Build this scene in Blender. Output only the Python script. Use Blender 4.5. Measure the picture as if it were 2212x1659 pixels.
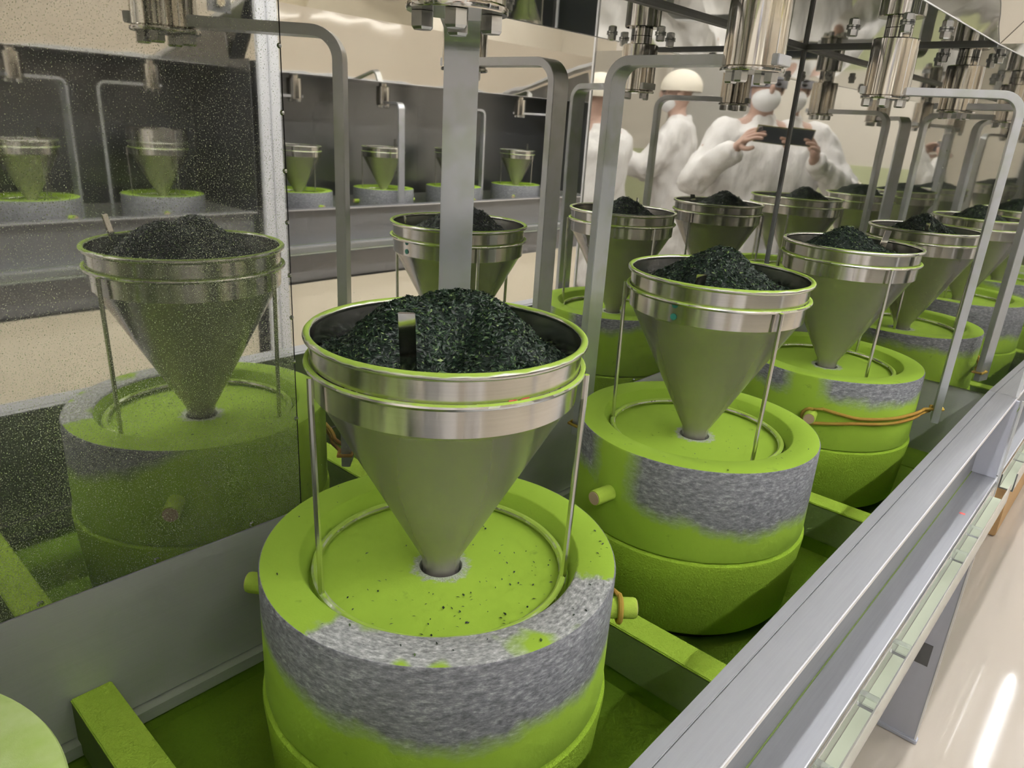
import bpy, bmesh, math, random
from mathutils import Vector, Matrix, noise
random.seed(7)
PI = math.pi
R = math.radians
for o in list(bpy.data.objects):
    bpy.data.objects.remove(o)
scene = bpy.context.scene
COL = scene.collection

# ------------------------------------------------------------------ camera, world, light, exposure
H = 1.28                                  # height of the lens above the floor; heights below are "from the lens", + H
CAM_F, CAM_YAW, CAM_PITCH, CAM_ROLL = 1566.3, 0.7207, -0.3465, 0.0625
fwd = Vector((math.cos(CAM_PITCH) * math.cos(CAM_YAW), math.cos(CAM_PITCH) * math.sin(CAM_YAW), math.sin(CAM_PITCH)))
r0 = Vector((math.sin(CAM_YAW), -math.cos(CAM_YAW), 0))
u0 = r0.cross(fwd)
CR = r0 * math.cos(CAM_ROLL) + u0 * math.sin(CAM_ROLL)
CU = -r0 * math.sin(CAM_ROLL) + u0 * math.cos(CAM_ROLL)
cam = bpy.data.cameras.new('camera')
cam.sensor_fit = 'HORIZONTAL'
cam.sensor_width = 36.0
cam.lens = CAM_F * 36.0 / 2212.0
cam.clip_start = 0.005
cam.clip_end = 60
camo = bpy.data.objects.new('camera', cam)
COL.objects.link(camo)
M = Matrix((CR, CU, -fwd)).transposed().to_4x4()
M.translation = Vector((0, 0, H))
camo.matrix_world = M
scene.camera = camo
world = bpy.data.worlds.new('world')
scene.world = world
world.use_nodes = True
world.node_tree.nodes['Background'].inputs[0].default_value = (0.9, 0.95, 1.0, 1)
world.node_tree.nodes['Background'].inputs[1].default_value = 0.05
scene.view_settings.view_transform = 'Standard'
scene.view_settings.look = 'None'
scene.view_settings.gamma = 1.0
scene.view_settings.use_curve_mapping = False
scene.view_settings.exposure = 0.70
scene.cycles.use_denoising = True
scene.cycles.max_bounces = 7
scene.cycles.glossy_bounces = 6
scene.cycles.diffuse_bounces = 3
scene.cycles.use_adaptive_sampling = True
scene.cycles.adaptive_threshold = 0.10
scene.cycles.adaptive_min_samples = 16
scene.cycles.transmission_bounces = 4
scene.cycles.sample_clamp_indirect = 6.0
scene.cycles.blur_glossy = 0.5
scene.cycles.use_light_tree = False
TUBE_POWER = 52.0                         # emission of the fluorescent tubes
TUBE_COL = (0.97, 0.975, 1.0)
LAMP_ROWS = (0.02, -1.10)
LAMP_X = (-1.9, -0.35, 1.2, 2.75, 4.15, 5.55)
LAMP_Z = 1.30

# ------------------------------------------------------------------ key sizes (metres, from the lens)
D = 0.679            # back mirror
XE = 1.631           # end mirror
MX = [-0.574, -0.083, 0.4085, 0.8900, 1.3959]
MY = [0.436, 0.436, 0.4350, 0.4306, 0.4292]
ARM = [R(200), R(160), R(45.1), R(89.5), R(-75.5)]
Z_TOP, Z_SEAM, Z_LOW, Z_TROUGH = -0.381, -0.508, -0.625, -0.645
Z_RIM, Z_BAND, Z_RING, Z_TIP, Z_REC = -0.171, -0.220, -0.194, -0.409, -0.402
Z_RAIL, Z_LEDGE, Z_MIR, Z_CEIL = -0.438, -0.606, -0.446, 0.181
Y_HOOD = 0.328

# ------------------------------------------------------------------ mesh helpers
class MB:
    """collects shapes in one bmesh"""
    def __init__(self):
        self.bm = bmesh.new()
    def box(self, x0, x1, y0, y1, z0, z1):
        vs = [self.bm.verts.new(p) for p in ((x0, y0, z0), (x1, y0, z0), (x1, y1, z0), (x0, y1, z0),
                                             (x0, y0, z1), (x1, y0, z1), (x1, y1, z1), (x0, y1, z1))]
        for f in ((0, 3, 2, 1), (4, 5, 6, 7), (0, 1, 5, 4), (1, 2, 6, 5), (2, 3, 7, 6), (3, 0, 4, 7)):
            self.bm.faces.new([vs[i] for i in f])
        return self
    def prism_x(self, pts, x0, x1):
        a = [self.bm.verts.new((x0, y, z)) for y, z in pts]
        b = [self.bm.verts.new((x1, y, z)) for y, z in pts]
        n = len(pts)
        for i in range(n):
            j = (i + 1) % n
            self.bm.faces.new((a[i], a[j], b[j], b[i]))
        self.bm.faces.new(a[::-1]); self.bm.faces.new(b)
        return self
    def lathe(self, prof, segs=64, c=(0, 0), closed=False):
        rings = []
        for r, z in prof:
            if r < 1e-6:
                rings.append([self.bm.verts.new((c[0], c[1], z))])
            else:
                rings.append([self.bm.verts.new((c[0] + r * math.cos(2 * PI * k / segs), c[1] + r * math.sin(2 * PI * k / segs), z)) for k in range(segs)])
        prs = list(zip(rings, rings[1:]))
        if closed:
            prs.append((rings[-1], rings[0]))
        for a, b in prs:
            for k in range(segs):
                k2 = (k + 1) % segs
                if len(a) == 1 and len(b) == 1:
                    continue
                if len(a) == 1:
                    self.bm.faces.new((a[0], b[k2], b[k]))
                elif len(b) == 1:
                    self.bm.faces.new((a[k], a[k2], b[0]))
                else:
                    self.bm.faces.new((a[k], a[k2], b[k2], b[k]))
        return self
    def torus(self, Rr, r, z, segs=72, sides=10, c=(0, 0)):
        return self.lathe([(Rr + r * math.cos(2 * PI * k / sides), z + r * math.sin(2 * PI * k / sides)) for k in range(sides)], segs, c, True)
    def tube(self, pts, r, sides=8, closed=False, sq=None):
        """round tube along pts (radius a number or list); sq=(half_a, half_b, ref) gives a flat bar"""
        pts = [Vector(p) for p in pts]
        n = len(pts)
        rings = []
        prev = None
        for i, p in enumerate(pts):
            if closed:
                t = (pts[(i + 1) % n] - pts[i - 1])
            else:
                t = pts[min(i + 1, n - 1)] - pts[max(i - 1, 0)]
            t.normalize()
            if sq:
                ref = Vector(sq[2]).normalized()
                b = t.cross(ref).normalized()
                rings.append([self.bm.verts.new(p + ref * (sa * sq[0]) + b * (sb * sq[1])) for sa, sb in ((-1, -1), (1, -1), (1, 1), (-1, 1))])
                continue
            if prev is None:
                ref = Vector((0, 0, 1)) if abs(t.z) < 0.9 else Vector((1, 0, 0))
                a = t.cross(ref).normalized()
            else:
                a = (prev - t * prev.dot(t)).normalized()
            prev = a
            b = t.cross(a)
            rr = r[i] if isinstance(r, (list, tuple)) else r
            rings.append([self.bm.verts.new(p + a * (rr * math.cos(2 * PI * k / sides)) + b * (rr * math.sin(2 * PI * k / sides))) for k in range(sides)])
        s = len(rings[0])
        prs = list(zip(rings, rings[1:]))
        if closed:
            prs.append((rings[-1], rings[0]))
        for a, b in prs:
            for k in range(s):
                self.bm.faces.new((a[k], a[(k + 1) % s], b[(k + 1) % s], b[k]))
        if not closed:
            self.bm.faces.new(rings[0][::-1]); self.bm.faces.new(rings[-1])
        return self
    def hexbolt(self, x, y, z0, z1, r):
        self.lathe([(0, z0), (r * 0.82, z0), (r, z0 + 0.15 * (z1 - z0)), (r, z1), (0, z1)], 6, (x, y))
        return self
    def ellipsoid(self, c, rad, u=20, v=12, v0=0.0, v1=1.0):
        c = Vector(c)
        rows = []
        for j in range(v + 1):
            th = PI * (v0 + (v1 - v0) * j / v)
            rows.append([self.bm.verts.new((c.x + rad[0] * math.sin(th) * math.cos(2 * PI * k / u), c.y + rad[1] * math.sin(th) * math.sin(2 * PI * k / u), c.z + rad[2] * math.cos(th))) for k in range(u)])
        for a, b in zip(rows, rows[1:]):
            for k in range(u):
                self.bm.faces.new((a[k], b[k], b[(k + 1) % u], a[(k + 1) % u]))
        return self
    def xf(self, m):
        self.bm.transform(m)
        return self
    def mesh(self, name, smooth=True, bevel=0.0, angle=35):
        if bevel:
            bmesh.ops.bevel(self.bm, geom=list(self.bm.edges), offset=bevel, segments=2, affect='EDGES', clamp_overlap=True)
        bmesh.ops.remove_doubles(self.bm, verts=self.bm.verts, dist=1e-6)
        bmesh.ops.recalc_face_normals(self.bm, faces=self.bm.faces)
        me = bpy.data.meshes.new(name)
        self.bm.to_mesh(me)
        self.bm.free()
        if smooth:
            me.polygons.foreach_set('use_smooth', [True] * len(me.polygons))
            me.set_sharp_from_angle(angle=R(angle))
        return me

CACHE = {}
def cached(key, fn):
    if key not in CACHE:
        CACHE[key] = fn()
    return CACHE[key]

def obj(name, me, mat=None, parent=None, loc=(0, 0, 0), rotz=0.0):
    o = bpy.data.objects.new(name, me)
    COL.objects.link(o)
    o.location = loc
    o.rotation_euler = (0, 0, rotz)
    if parent:
        o.parent = parent
    if mat is not None and me is not None:
        if len(me.materials) == 0:
            me.materials.append(mat)
        elif me.materials[0] is not mat:
            o.material_slots[0].link = 'OBJECT'
            o.material_slots[0].material = mat
    return o

def tag(o, label, cat, group=None, kind=None):
    o['label'] = label
    o['category'] = cat
    if group: o['group'] = group
    if kind: o['kind'] = kind
    return o

def thing(name, label, cat, loc=(0, 0, 0), rotz=0.0, group=None):
    return tag(obj(name, None, None, None, loc, rotz), label, cat, group)

# ------------------------------------------------------------------ materials
class NT:
    def __init__(self, name):
        self.m = bpy.data.materials.new(name)
        self.m.use_nodes = True
        self.t = self.m.node_tree
        self.p = self.t.nodes['Principled BSDF']
        self.out = self.t.nodes['Material Output']
    def n(self, typ, **kw):
        nd = self.t.nodes.new(typ)
        for k, v in kw.items():
            if k.startswith('_'):
                nd.inputs[int(k[1:])].default_value = v
            else:
                setattr(nd, k, v)
        return nd
    def l(self, a, b):
        self.t.links.new(a, b)
    def math(self, op, a, b=None, c=None, clamp=False):
        nd = self.t.nodes.new('ShaderNodeMath')
        nd.operation = op
        nd.use_clamp = clamp
        for i, v in enumerate((a, b, c)):
            if v is None: continue
            if isinstance(v, (int, float)): nd.inputs[i].default_value = v
            else: self.l(v, nd.inputs[i])
        return nd.outputs[0]
    def coords(self, kind='Object', scale=None):
        tc = self.n('ShaderNodeTexCoord')
        if scale is None:
            return tc.outputs[kind]
        mp = self.n('ShaderNodeMapping')
        mp.inputs['Scale'].default_value = scale
        self.l(tc.outputs[kind], mp.inputs[0])
        return mp.outputs[0]
    def noise(self, vec, scale, detail=3, rough=0.55):
        nd = self.n('ShaderNodeTexNoise')
        nd.inputs['Scale'].default_value = scale
        nd.inputs['Detail'].default_value = detail
        nd.inputs['Roughness'].default_value = rough
        if vec is not None: self.l(vec, nd.inputs['Vector'])
        return nd.outputs['Fac']
    def ramp(self, fac, stops, interp='LINEAR'):
        nd = self.n('ShaderNodeValToRGB')
        cr = nd.color_ramp
        cr.interpolation = interp
        while len(cr.elements) < len(stops): cr.elements.new(0.5)
        for e, (p, c) in zip(cr.elements, stops):
            e.position = p
            e.color = (*c, 1) if len(c) == 3 else c
        self.l(fac, nd.inputs[0])
        return nd.outputs[0]
    def mix(self, fac, a, b):
        nd = self.n('ShaderNodeMix', data_type='RGBA')
        for v, s in ((fac, nd.inputs[0]), (a, nd.inputs[6]), (b, nd.inputs[7])):
            if isinstance(v, (int, float)): s.default_value = v
            elif isinstance(v, tuple): s.default_value = (*v, 1)
            else: self.l(v, s)
        return nd.outputs[2]
    def bump(self, h, strength=0.3, dist=0.001):
        nd = self.n('ShaderNodeBump')
        nd.inputs['Strength'].default_value = strength
        nd.inputs['Distance'].default_value = dist
        self.l(h, nd.inputs['Height'])
        self.l(nd.outputs[0], self.p.inputs['Normal'])
    def set(self, **kw):
        for k, v in kw.items():
            s = self.p.inputs[k.replace('_', ' ')]
            if isinstance(v, (int, float)): s.default_value = v
            elif isinstance(v, tuple): s.default_value = (*v, 1) if len(v) == 3 else v
            else: self.l(v, s)
        return self

POW = (0.355, 0.545, 0.050)       # fresh tea powder
POW2 = (0.275, 0.44, 0.034)
def plain(name, col, rough=0.5, metal=0.0, **kw):
    m = NT(name)
    m.set(Base_Color=col, Roughness=rough, Metallic=metal, **kw)
    return m.m

def mirror(name, dust_lo, dust_hi, rough, wave, col=(0.80, 0.79, 0.76), z0=0.83, z1=1.46, film_k=0.04):
    """polished sheet steel, a little wavy, with tea dust settled on it"""
    m = NT(name)
    co = m.coords('Object')
    big = m.noise(co, 2.3, 2, 0.4)
    m.bump(big, 1.0, wave)
    sep = m.n('ShaderNodeSeparateXYZ'); m.l(co, sep.inputs[0])
    zt = m.n('ShaderNodeMapRange'); zt.inputs[1].default_value = z0; zt.inputs[2].default_value = z1
    zt.inputs[3].default_value = dust_lo; zt.inputs[4].default_value = dust_hi
    m.l(sep.outputs[2], zt.inputs[0])
    patch = m.noise(co, 7.0, 3, 0.6)
    dens = m.math('MULTIPLY', zt.outputs[0], m.math('ADD', m.math('MULTIPLY', patch, 1.2), 0.4))
    sp = m.noise(co, 900, 1, 0.8)
    thr = m.math('SUBTRACT', 0.80, m.math('MULTIPLY', dens, 0.24))
    mask = m.math('MULTIPLY', m.math('SUBTRACT', sp, thr), 9.0, clamp=True)
    film = m.math('MULTIPLY', dens, film_k)
    fac = m.math('MAXIMUM', mask, film, clamp=True)
    m.set(Base_Color=m.mix(fac, col, (0.30, 0.37, 0.12)), Metallic=m.math('SUBTRACT', 1.0, fac, clamp=True),
          Roughness=m.math('ADD', m.math('MULTIPLY', mask, 0.6), rough))
    return m.m

def satin(name, col, rough, dust=0.0, metal=1.0, zlo=0.0, zhi=1.0, brush=(3, 3, 160)):
    """satin sheet steel; dust grows towards its low edge"""
    m = NT(name)
    co = m.coords('Object')
    br = m.noise(m.coords('Object', brush), 6, 3, 0.6)
    fine = m.noise(co, 500, 2, 0.7)
    base = m.mix(m.math('MULTIPLY', br, 0.5), col, tuple(c * 0.72 for c in col))
    if dust > 0:
        sep = m.n('ShaderNodeSeparateXYZ'); m.l(co, sep.inputs[0])
        mr = m.n('ShaderNodeMapRange'); mr.inputs[1].default_value = zlo; mr.inputs[2].default_value = zhi
        mr.inputs[3].default_value = 1.0; mr.inputs[4].default_value = 0.12
        m.l(sep.outputs[2], mr.inputs[0])
        dn = m.math('MULTIPLY', m.math('MULTIPLY', mr.outputs[0], m.noise(co, 9, 3, 0.6)), dust * 1.5)
        dn = m.math('MULTIPLY', dn, m.math('ADD', fine, 0.45), clamp=True)
        base = m.mix(dn, base, POW2)
        m.set(Metallic=m.math('MULTIPLY', m.math('SUBTRACT', 1.0, dn), metal))
    else:
        m.set(Metallic=metal)
    m.set(Base_Color=base, Roughness=m.math('ADD', m.math('MULTIPLY', br, 0.12), rough))
    m.bump(fine, 0.12, 0.0004)
    return m.m

def powder(name, c1=POW, c2=POW2, bump=0.5, scale=420):
    m = NT(name)
    co = m.coords('Object')
    a = m.noise(co, 11, 4, 0.65)
    f = m.noise(co, scale, 3, 0.7)
    col = m.mix(m.math('MULTIPLY', a, 0.9), c1, c2)
    col = m.mix(m.math('MULTIPLY', m.math('SUBTRACT', f, 0.5), 0.6, clamp=True), col, tuple(c * 0.55 for c in c2))
    m.set(Base_Color=col, Roughness=0.95, Specular_IOR_Level=0.1)
    m.bump(f, bump, 0.0030)
    return m.m

def rim_mat(name, amount):
    """steel wire or rim with powder clinging along it"""
    m = NT(name)
    co = m.coords('Object')
    n = m.noise(co, 26, 3, 0.6)
    ge = m.n('ShaderNodeNewGeometry')
    sx = m.n('ShaderNodeSeparateXYZ'); m.l(ge.outputs['Normal'], sx.inputs[0])
    up = m.math('MULTIPLY', m.math('ADD', sx.outputs[2], 0.2), 0.5)
    fac = m.math('MULTIPLY', m.math('SUBTRACT', m.math('ADD', n, up), 1.0 - amount), 5.0, clamp=True)
    m.set(Base_Color=m.mix(fac, (0.72, 0.70, 0.67), (0.36, 0.52, 0.07)), Metallic=m.math('SUBTRACT', 1.0, fac), Roughness=m.math('ADD', m.math('MULTIPLY', fac, 0.65), 0.22))
    return m.m

def stone(name, a0, zb, curve, top_half=None, green_at=None, pale=0.0):
    """granite mill stone dusted with powder: bare band on the side above zb, optional bare sector on the top"""
    m = NT(name)
    co = m.coords('Object')
    sep = m.n('ShaderNodeSeparateXYZ'); m.l(co, sep.inputs[0])
    x, y, z = sep.outputs
    ang = m.math('ARCTAN2', y, x)
    def dist(a):
        d = m.math('SUBTRACT', ang, a)
        return m.math('ABSOLUTE', m.math('WRAP', d, PI, -PI))
    da = dist(a0)
    r = m.math('SQRT', m.math('ADD', m.math('MULTIPLY', x, x), m.math('MULTIPLY', y, y)))
    cb = m.n('ShaderNodeCombineXYZ')
    m.l(m.math('MULTIPLY', ang, 0.165), cb.inputs[0]); m.l(z, cb.inputs[1]); m.l(r, cb.inputs[2])
    mp = m.n('ShaderNodeMapping'); mp.inputs['Scale'].default_value = (0.42, 1, 1); m.l(cb.outputs[0], mp.inputs[0])
    g1 = m.noise(mp.outputs[0], 330, 3, 0.7)
    g2 = m.noise(mp.outputs[0], 75, 2, 0.5)
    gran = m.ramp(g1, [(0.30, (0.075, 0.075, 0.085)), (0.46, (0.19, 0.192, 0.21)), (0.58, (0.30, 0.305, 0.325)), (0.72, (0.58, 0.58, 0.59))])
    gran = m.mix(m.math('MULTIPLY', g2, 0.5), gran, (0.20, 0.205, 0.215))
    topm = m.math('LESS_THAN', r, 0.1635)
    top_lit = m.ramp(g1, [(0.30, (0.17, 0.175, 0.17)), (0.48, (0.36, 0.37, 0.36)), (0.60, (0.52, 0.53, 0.52)), (0.72, (0.80, 0.80, 0.79))])
    gran = m.mix(topm, gran, top_lit)  # bare granite lighter on top: light from above put into the colour
    edge = m.noise(co, 17, 4, 0.65)
    lim = m.math('ADD', m.math('MULTIPLY', m.math('MULTIPLY', da, da), curve), zb)
    side = m.math('ADD', m.math('DIVIDE', m.math('SUBTRACT', z, lim), 0.022), m.math('MULTIPLY', m.math('SUBTRACT', edge, 0.5), 2.2))
    side = m.math('ADD', side, 0.5, clamp=True)
    if green_at is not None:
        ga, gw = green_at
        side = m.math('MULTIPLY', side, m.math('MULTIPLY', m.math('SUBTRACT', m.math('ADD', dist(ga), m.math('MULTIPLY', edge, 0.2)), gw), 6.0, clamp=True))
    is_side = m.math('GREATER_THAN', r, 0.1635)
    if top_half:
        t = m.math('MULTIPLY', m.math('SUBTRACT', top_half, m.math('ADD', da, m.math('MULTIPLY', m.math('SUBTRACT', edge, 0.5), 0.5))), 30.0, clamp=True)
        t = m.math('MULTIPLY', t, m.math('GREATER_THAN', r, 0.1285))
        patch = m.math('MULTIPLY', m.math('SUBTRACT', 0.635, m.noise(co, 23, 2, 0.4)), 12.0, clamp=True)
        t = m.math('MULTIPLY', t, patch)
    else:
        t = 0.0
    nd = m.n('ShaderNodeMix', data_type='FLOAT')
    m.l(is_side, nd.inputs[0])
    if isinstance(t, float): nd.inputs[2].default_value = t
    else: m.l(t, nd.inputs[2])
    m.l(side, nd.inputs[3])
    bare = nd.outputs[0]
    # a thin bare ring just around the feed hole
    hole = m.math('MULTIPLY', m.math('SUBTRACT', 0.030, m.math('ADD', r, m.math('MULTIPLY', m.math('SUBTRACT', m.noise(co, 160, 2), 0.5), 0.02))), 160.0, clamp=True)
    bare = m.math('MAXIMUM', bare, m.math('MULTIPLY', hole, 0.8), clamp=True)
    f = m.noise(co, 380, 3, 0.7)
    pw = m.mix(m.math('MULTIPLY', m.noise(co, 12, 4, 0.6), 0.8), POW, POW2)
    dab = m.math('MULTIPLY', m.math('SUBTRACT', m.noise(co, 52, 3, 0.6), 0.66), 9.0, clamp=True)
    pw = m.mix(m.math('MULTIPLY', dab, 0.45), pw, (0.12, 0.20, 0.03))
    if pale: pw = m.mix(m.math('MULTIPLY', m.noise(co, 30, 3, 0.6), pale), pw, (0.75, 0.82, 0.50))
    m.set(Base_Color=m.mix(bare, pw, gran), Roughness=m.math('SUBTRACT', 0.9, m.math('MULTIPLY', bare, 0.42)), Specular_IOR_Level=0.35)
    m.bump(f, 0.25, 0.0006)
    return m.m

MAT = {}
MAT['mirror_l'] = mirror('mirror_steel_dusty', 1.0, 0.55, 0.024, 0.0006, (0.68, 0.67, 0.63), film_k=0.07)
MAT['mirror_r'] = mirror('mirror_steel', 0.45, 0.12, 0.020, 0.0005)
MAT['mirror_e'] = mirror('mirror_steel_end', 0.45, 0.15, 0.022, 0.0003)
MAT['mirror_c'] = mirror('mirror_steel_roof', 0.02, 0.02, 0.03, 0.0008)
MAT['mirror_h'] = mirror('mirror_steel_hood', 0.0, 0.0, 0.04, 0.0065, (0.82, 0.79, 0.72))
MAT['apron'] = satin('satin_apron', (0.53, 0.515, 0.53), 0.38, 0.40, metal=0.35, zlo=H - 0.62, zhi=H - 0.44)
MAT['alu'] = satin('satin_rail', (0.345, 0.35, 0.365), 0.36, 0.0, metal=0.6, brush=(2, 60, 60))
MAT['alu_edge'] = plain('bright_edge', (0.88, 0.88, 0.90), 0.30, 0.7)
MAT['leg'] = plain('grey_paint', (0.50, 0.51, 0.58), 0.45, 0.1)
MAT['post'] = plain('pale_post', (0.78, 0.79, 0.84), 0.4, 0.1)
MAT['far_back'] = satin('far_sheet', (0.27, 0.275, 0.285), 0.25, 0.0, metal=0.9)
MAT['steel'] = None
m = NT('brushed_steel')
br = m.noise(m.coords('Object', (3, 3, 900)), 1.0, 2, 0.6)
br2 = m.noise(m.coords('Object'), 20, 3, 0.6)
m.set(Base_Color=m.mix(br, (0.74, 0.71, 0.68), (0.62, 0.60, 0.57)), Metallic=1.0, Roughness=m.math('ADD', m.math('MULTIPLY', br2, 0.12), 0.13))
tg = m.n('ShaderNodeTangent', direction_type='RADIAL', axis='Z'); m.l(tg.outputs[0], m.p.inputs['Tangent'])
m.set(Anisotropic=0.85, Anisotropic_Rotation=0.25)
MAT['steel'] = m.m
m = NT('cone_steel')
co = m.coords('Object')
ds = m.math('MULTIPLY', m.math('SUBTRACT', m.noise(co, 8, 4, 0.6), 0.45), 0.8, clamp=True)
m.set(Base_Color=m.mix(ds, (0.42, 0.385, 0.375), (0.28, 0.265, 0.20)), Metallic=0.68, Roughness=0.25, Anisotropic=0.85, Anisotropic_Rotation=0.25)
tg = m.n('ShaderNodeTangent', direction_type='RADIAL', axis='Z'); m.l(tg.outputs[0], m.p.inputs['Tangent'])
MAT['cone'] = m.m
MAT['polished'] = plain('polished_steel', (0.70, 0.67, 0.62), 0.10, 1.0)
MAT['bolt'] = plain('zinc_bolt', (0.62, 0.62, 0.62), 0.25, 1.0)
m = NT('arm_steel')
co = m.coords('Object')
ge = m.n('ShaderNodeNewGeometry')
ds = m.math('MULTIPLY', m.math('SUBTRACT', m.noise(co, 14, 3, 0.6), 0.52), 4.0, clamp=True)
m.set(Base_Color=m.mix(m.math('MULTIPLY', ds, 0.35), (0.62, 0.63, 0.66), (0.28, 0.37, 0.07)), Metallic=0.65, Roughness=0.28)
MAT['arm'] = m.m
MAT['rim'] = rim_mat('powdered_rim', 0.24)
MAT['rim_clean'] = rim_mat('lightly_powdered_rim', 0.06)
MAT['wire'] = rim_mat('powdered_wire', 0.20)
MAT['powder'] = powder('tea_powder')
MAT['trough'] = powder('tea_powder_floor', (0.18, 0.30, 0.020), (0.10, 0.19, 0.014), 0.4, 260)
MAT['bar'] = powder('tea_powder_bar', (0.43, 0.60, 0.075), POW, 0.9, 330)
MAT['lower'] = powder('tea_powder_stone', (0.35, 0.53, 0.048), (0.275, 0.44, 0.034), 0.6, 360)
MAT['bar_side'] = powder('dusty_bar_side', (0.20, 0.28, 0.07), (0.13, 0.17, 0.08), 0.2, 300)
MAT['black'] = plain('black_rubber', (0.012, 0.012, 0.012), 0.7)
m = NT('tea_leaf')
ge = m.n('ShaderNodeNewGeometry')
m.set(Base_Color=m.ramp(ge.outputs['Random Per Island'], [(0.0, (0.004, 0.009, 0.006)), (0.50, (0.009, 0.024, 0.013)), (0.84, (0.022, 0.052, 0.020)), (0.96, (0.060, 0.115, 0.030)), (1.0, (0.22, 0.30, 0.10))]), Roughness=0.42, Specular_IOR_Level=0.4)
MAT['leaf'] = m.m
MAT['heap'] = plain('tea_heap', (0.006, 0.014, 0.008), 0.9)
MAT['band'] = powder('rubber_band', (0.46, 0.17, 0.05), (0.30, 0.33, 0.05), 0.2, 60)
MAT['peg'] = powder('powdered_peg', POW, (0.42, 0.50, 0.10), 0.2, 200)
MAT['peg_end'] = plain('peg_end_wood', (0.55, 0.40, 0.27), 0.8)
m = NT('clear_acrylic')
m.set(Base_Color=(0.95, 0.97, 0.94), Roughness=0.05, Transmission_Weight=0.9, IOR=1.3, Alpha=1.0)
MAT['acrylic'] = m.m
MAT['gutter_powder'] = plain('gutter_film', (0.50, 0.54, 0.40), 0.6)
m = NT('floor_paint')
co = m.coords('Object')
m.set(Base_Color=m.mix(m.noise(co, 1.6, 4, 0.6), (0.55, 0.485, 0.405), (0.60, 0.535, 0.455)), Roughness=0.045, Specular_IOR_Level=0.55)
m.bump(m.noise(co, 9, 2), 0.05, 0.001)
MAT['floor'] = m.m
m = NT('cream_wall')
co = m.coords('Object')
m.set(Base_Color=m.mix(m.noise(co, 1.2, 3), (0.76, 0.71, 0.62), (0.80, 0.75, 0.66)), Roughness=0.6)
MAT['wall'] = m.m
MAT['cream'] = plain('cream_panel', (0.82, 0.75, 0.59), 0.45)
MAT['dado'] = plain('pale_green_dado', (0.58, 0.62, 0.38), 0.6)
MAT['ceil'] = plain('white_ceiling', (0.78, 0.77, 0.74), 0.7)
MAT['door'] = plain('grey_door', (0.55, 0.53, 0.49), 0.5)
MAT['housing'] = plain('lamp_housing', (0.85, 0.85, 0.84), 0.4)
m = NT('lamp_tube')
m.set(Base_Color=(1, 1, 1), Emission_Color=TUBE_COL, Emission_Strength=TUBE_POWER)
MAT['tube'] = m.m
m = NT('white_coat')
co = m.coords('Object')
fold = m.noise(m.coords('Object', (1, 1, 0.45)), 13, 3, 0.6)
m.set(Base_Color=(0.82, 0.80, 0.78), Roughness=0.8)
m.bump(fold, 0.9, 0.02)
MAT['coat'] = m.m
MAT['skin'] = plain('skin', (0.52, 0.34, 0.27), 0.55)
MAT['mask'] = plain('face_mask', (0.82, 0.82, 0.82), 0.8)
MAT['net'] = plain('hair_net_grey', (0.36, 0.36, 0.42), 0.75)
MAT['cap'] = plain('bouffant_cap', (0.84, 0.78, 0.66), 0.8)
MAT['eye'] = plain('eye', (0.02, 0.015, 0.012), 0.3)
MAT['shoe'] = plain('white_boot', (0.75, 0.75, 0.74), 0.5)
MAT['phone'] = plain('phone_shell', (0.060, 0.066, 0.085), 0.35)
MAT['lens'] = plain('phone_lens', (0.01, 0.01, 0.012), 0.05)
MAT['gold'] = plain('phone_edge', (0.75, 0.62, 0.35), 0.25, 1.0)
m = NT('cardboard')
m.set(Base_Color=m.mix(m.noise(m.coords('Object', (1, 1, 30)), 4, 3), (0.56, 0.36, 0.17), (0.50, 0.31, 0.14)), Roughness=0.8)
MAT['card'] = m.m
MAT['tape'] = plain('parcel_tape', (0.62, 0.47, 0.27), 0.25)
MAT['white_label'] = plain('white_label', (0.82, 0.80, 0.80), 0.6)
MAT['yellow_label'] = plain('yellow_label', (0.85, 0.78, 0.10), 0.6)
MAT['ink'] = plain('ink', (0.10, 0.10, 0.11), 0.6)
MAT['red_ink'] = plain('red_ink', (0.60, 0.10, 0.09), 0.6)
MAT['teal'] = plain('teal_dot', (0.03, 0.22, 0.17), 0.5)
MAT['panel_dark'] = plain('switch_plate', (0.12, 0.12, 0.12), 0.4)

# ------------------------------------------------------------------ the room
X0, X1, Y0, Y1, ZC = -2.9, 7.2, -3.05, 1.2, LAMP_Z + 0.09 + H
def slab(name, label, cat, mat, *b):
    o = obj(name, MB().box(*b).mesh(name, False), mat)
    return tag(o, label, cat, kind='structure')
slab('floor', 'glossy beige painted floor of the mill room', 'floor', MAT['floor'], X0, X1, Y0, Y1, -0.1, 0)
slab('ceiling', 'white ceiling above the tube lamps', 'ceiling', MAT['ceil'], X0, X1, Y0, Y1, ZC, ZC + 0.1)
wl = slab('wall_left', 'cream wall behind the people in white coats, seen in the mirror', 'wall', MAT['wall'], X0 - 0.1, X0, Y0, Y1, 0, ZC)
slab('wall_right', 'cream wall at the far end of the aisle', 'wall', MAT['wall'], X1, X1 + 0.1, Y0, Y1, 0, ZC)
slab('wall_front', 'cream wall behind the cabinets across the aisle', 'wall', MAT['wall'], X0, X1, Y0 - 0.1, Y0, 0, ZC)
slab('wall_back', 'cream wall behind the near mill cabinet', 'wall', MAT['wall'], X0, X1, Y1, Y1 + 0.1, 0, ZC)
slab('trim_1', 'pale green dado strip along the cream wall behind the people', 'wall trim', MAT['dado'], X0, X0 + 0.012, Y0, Y1, 0.10, 1.12)
slab('baseboard_left', 'cream skirting along the wall behind the people', 'baseboard', MAT['ceil'], X0, X0 + 0.02, Y0, Y1, 0, 0.10)
door = thing('door_1', 'pale grey door in the cream wall behind the people', 'door', (X0, -1.75, 0))
door['kind'] = 'structure'
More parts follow.
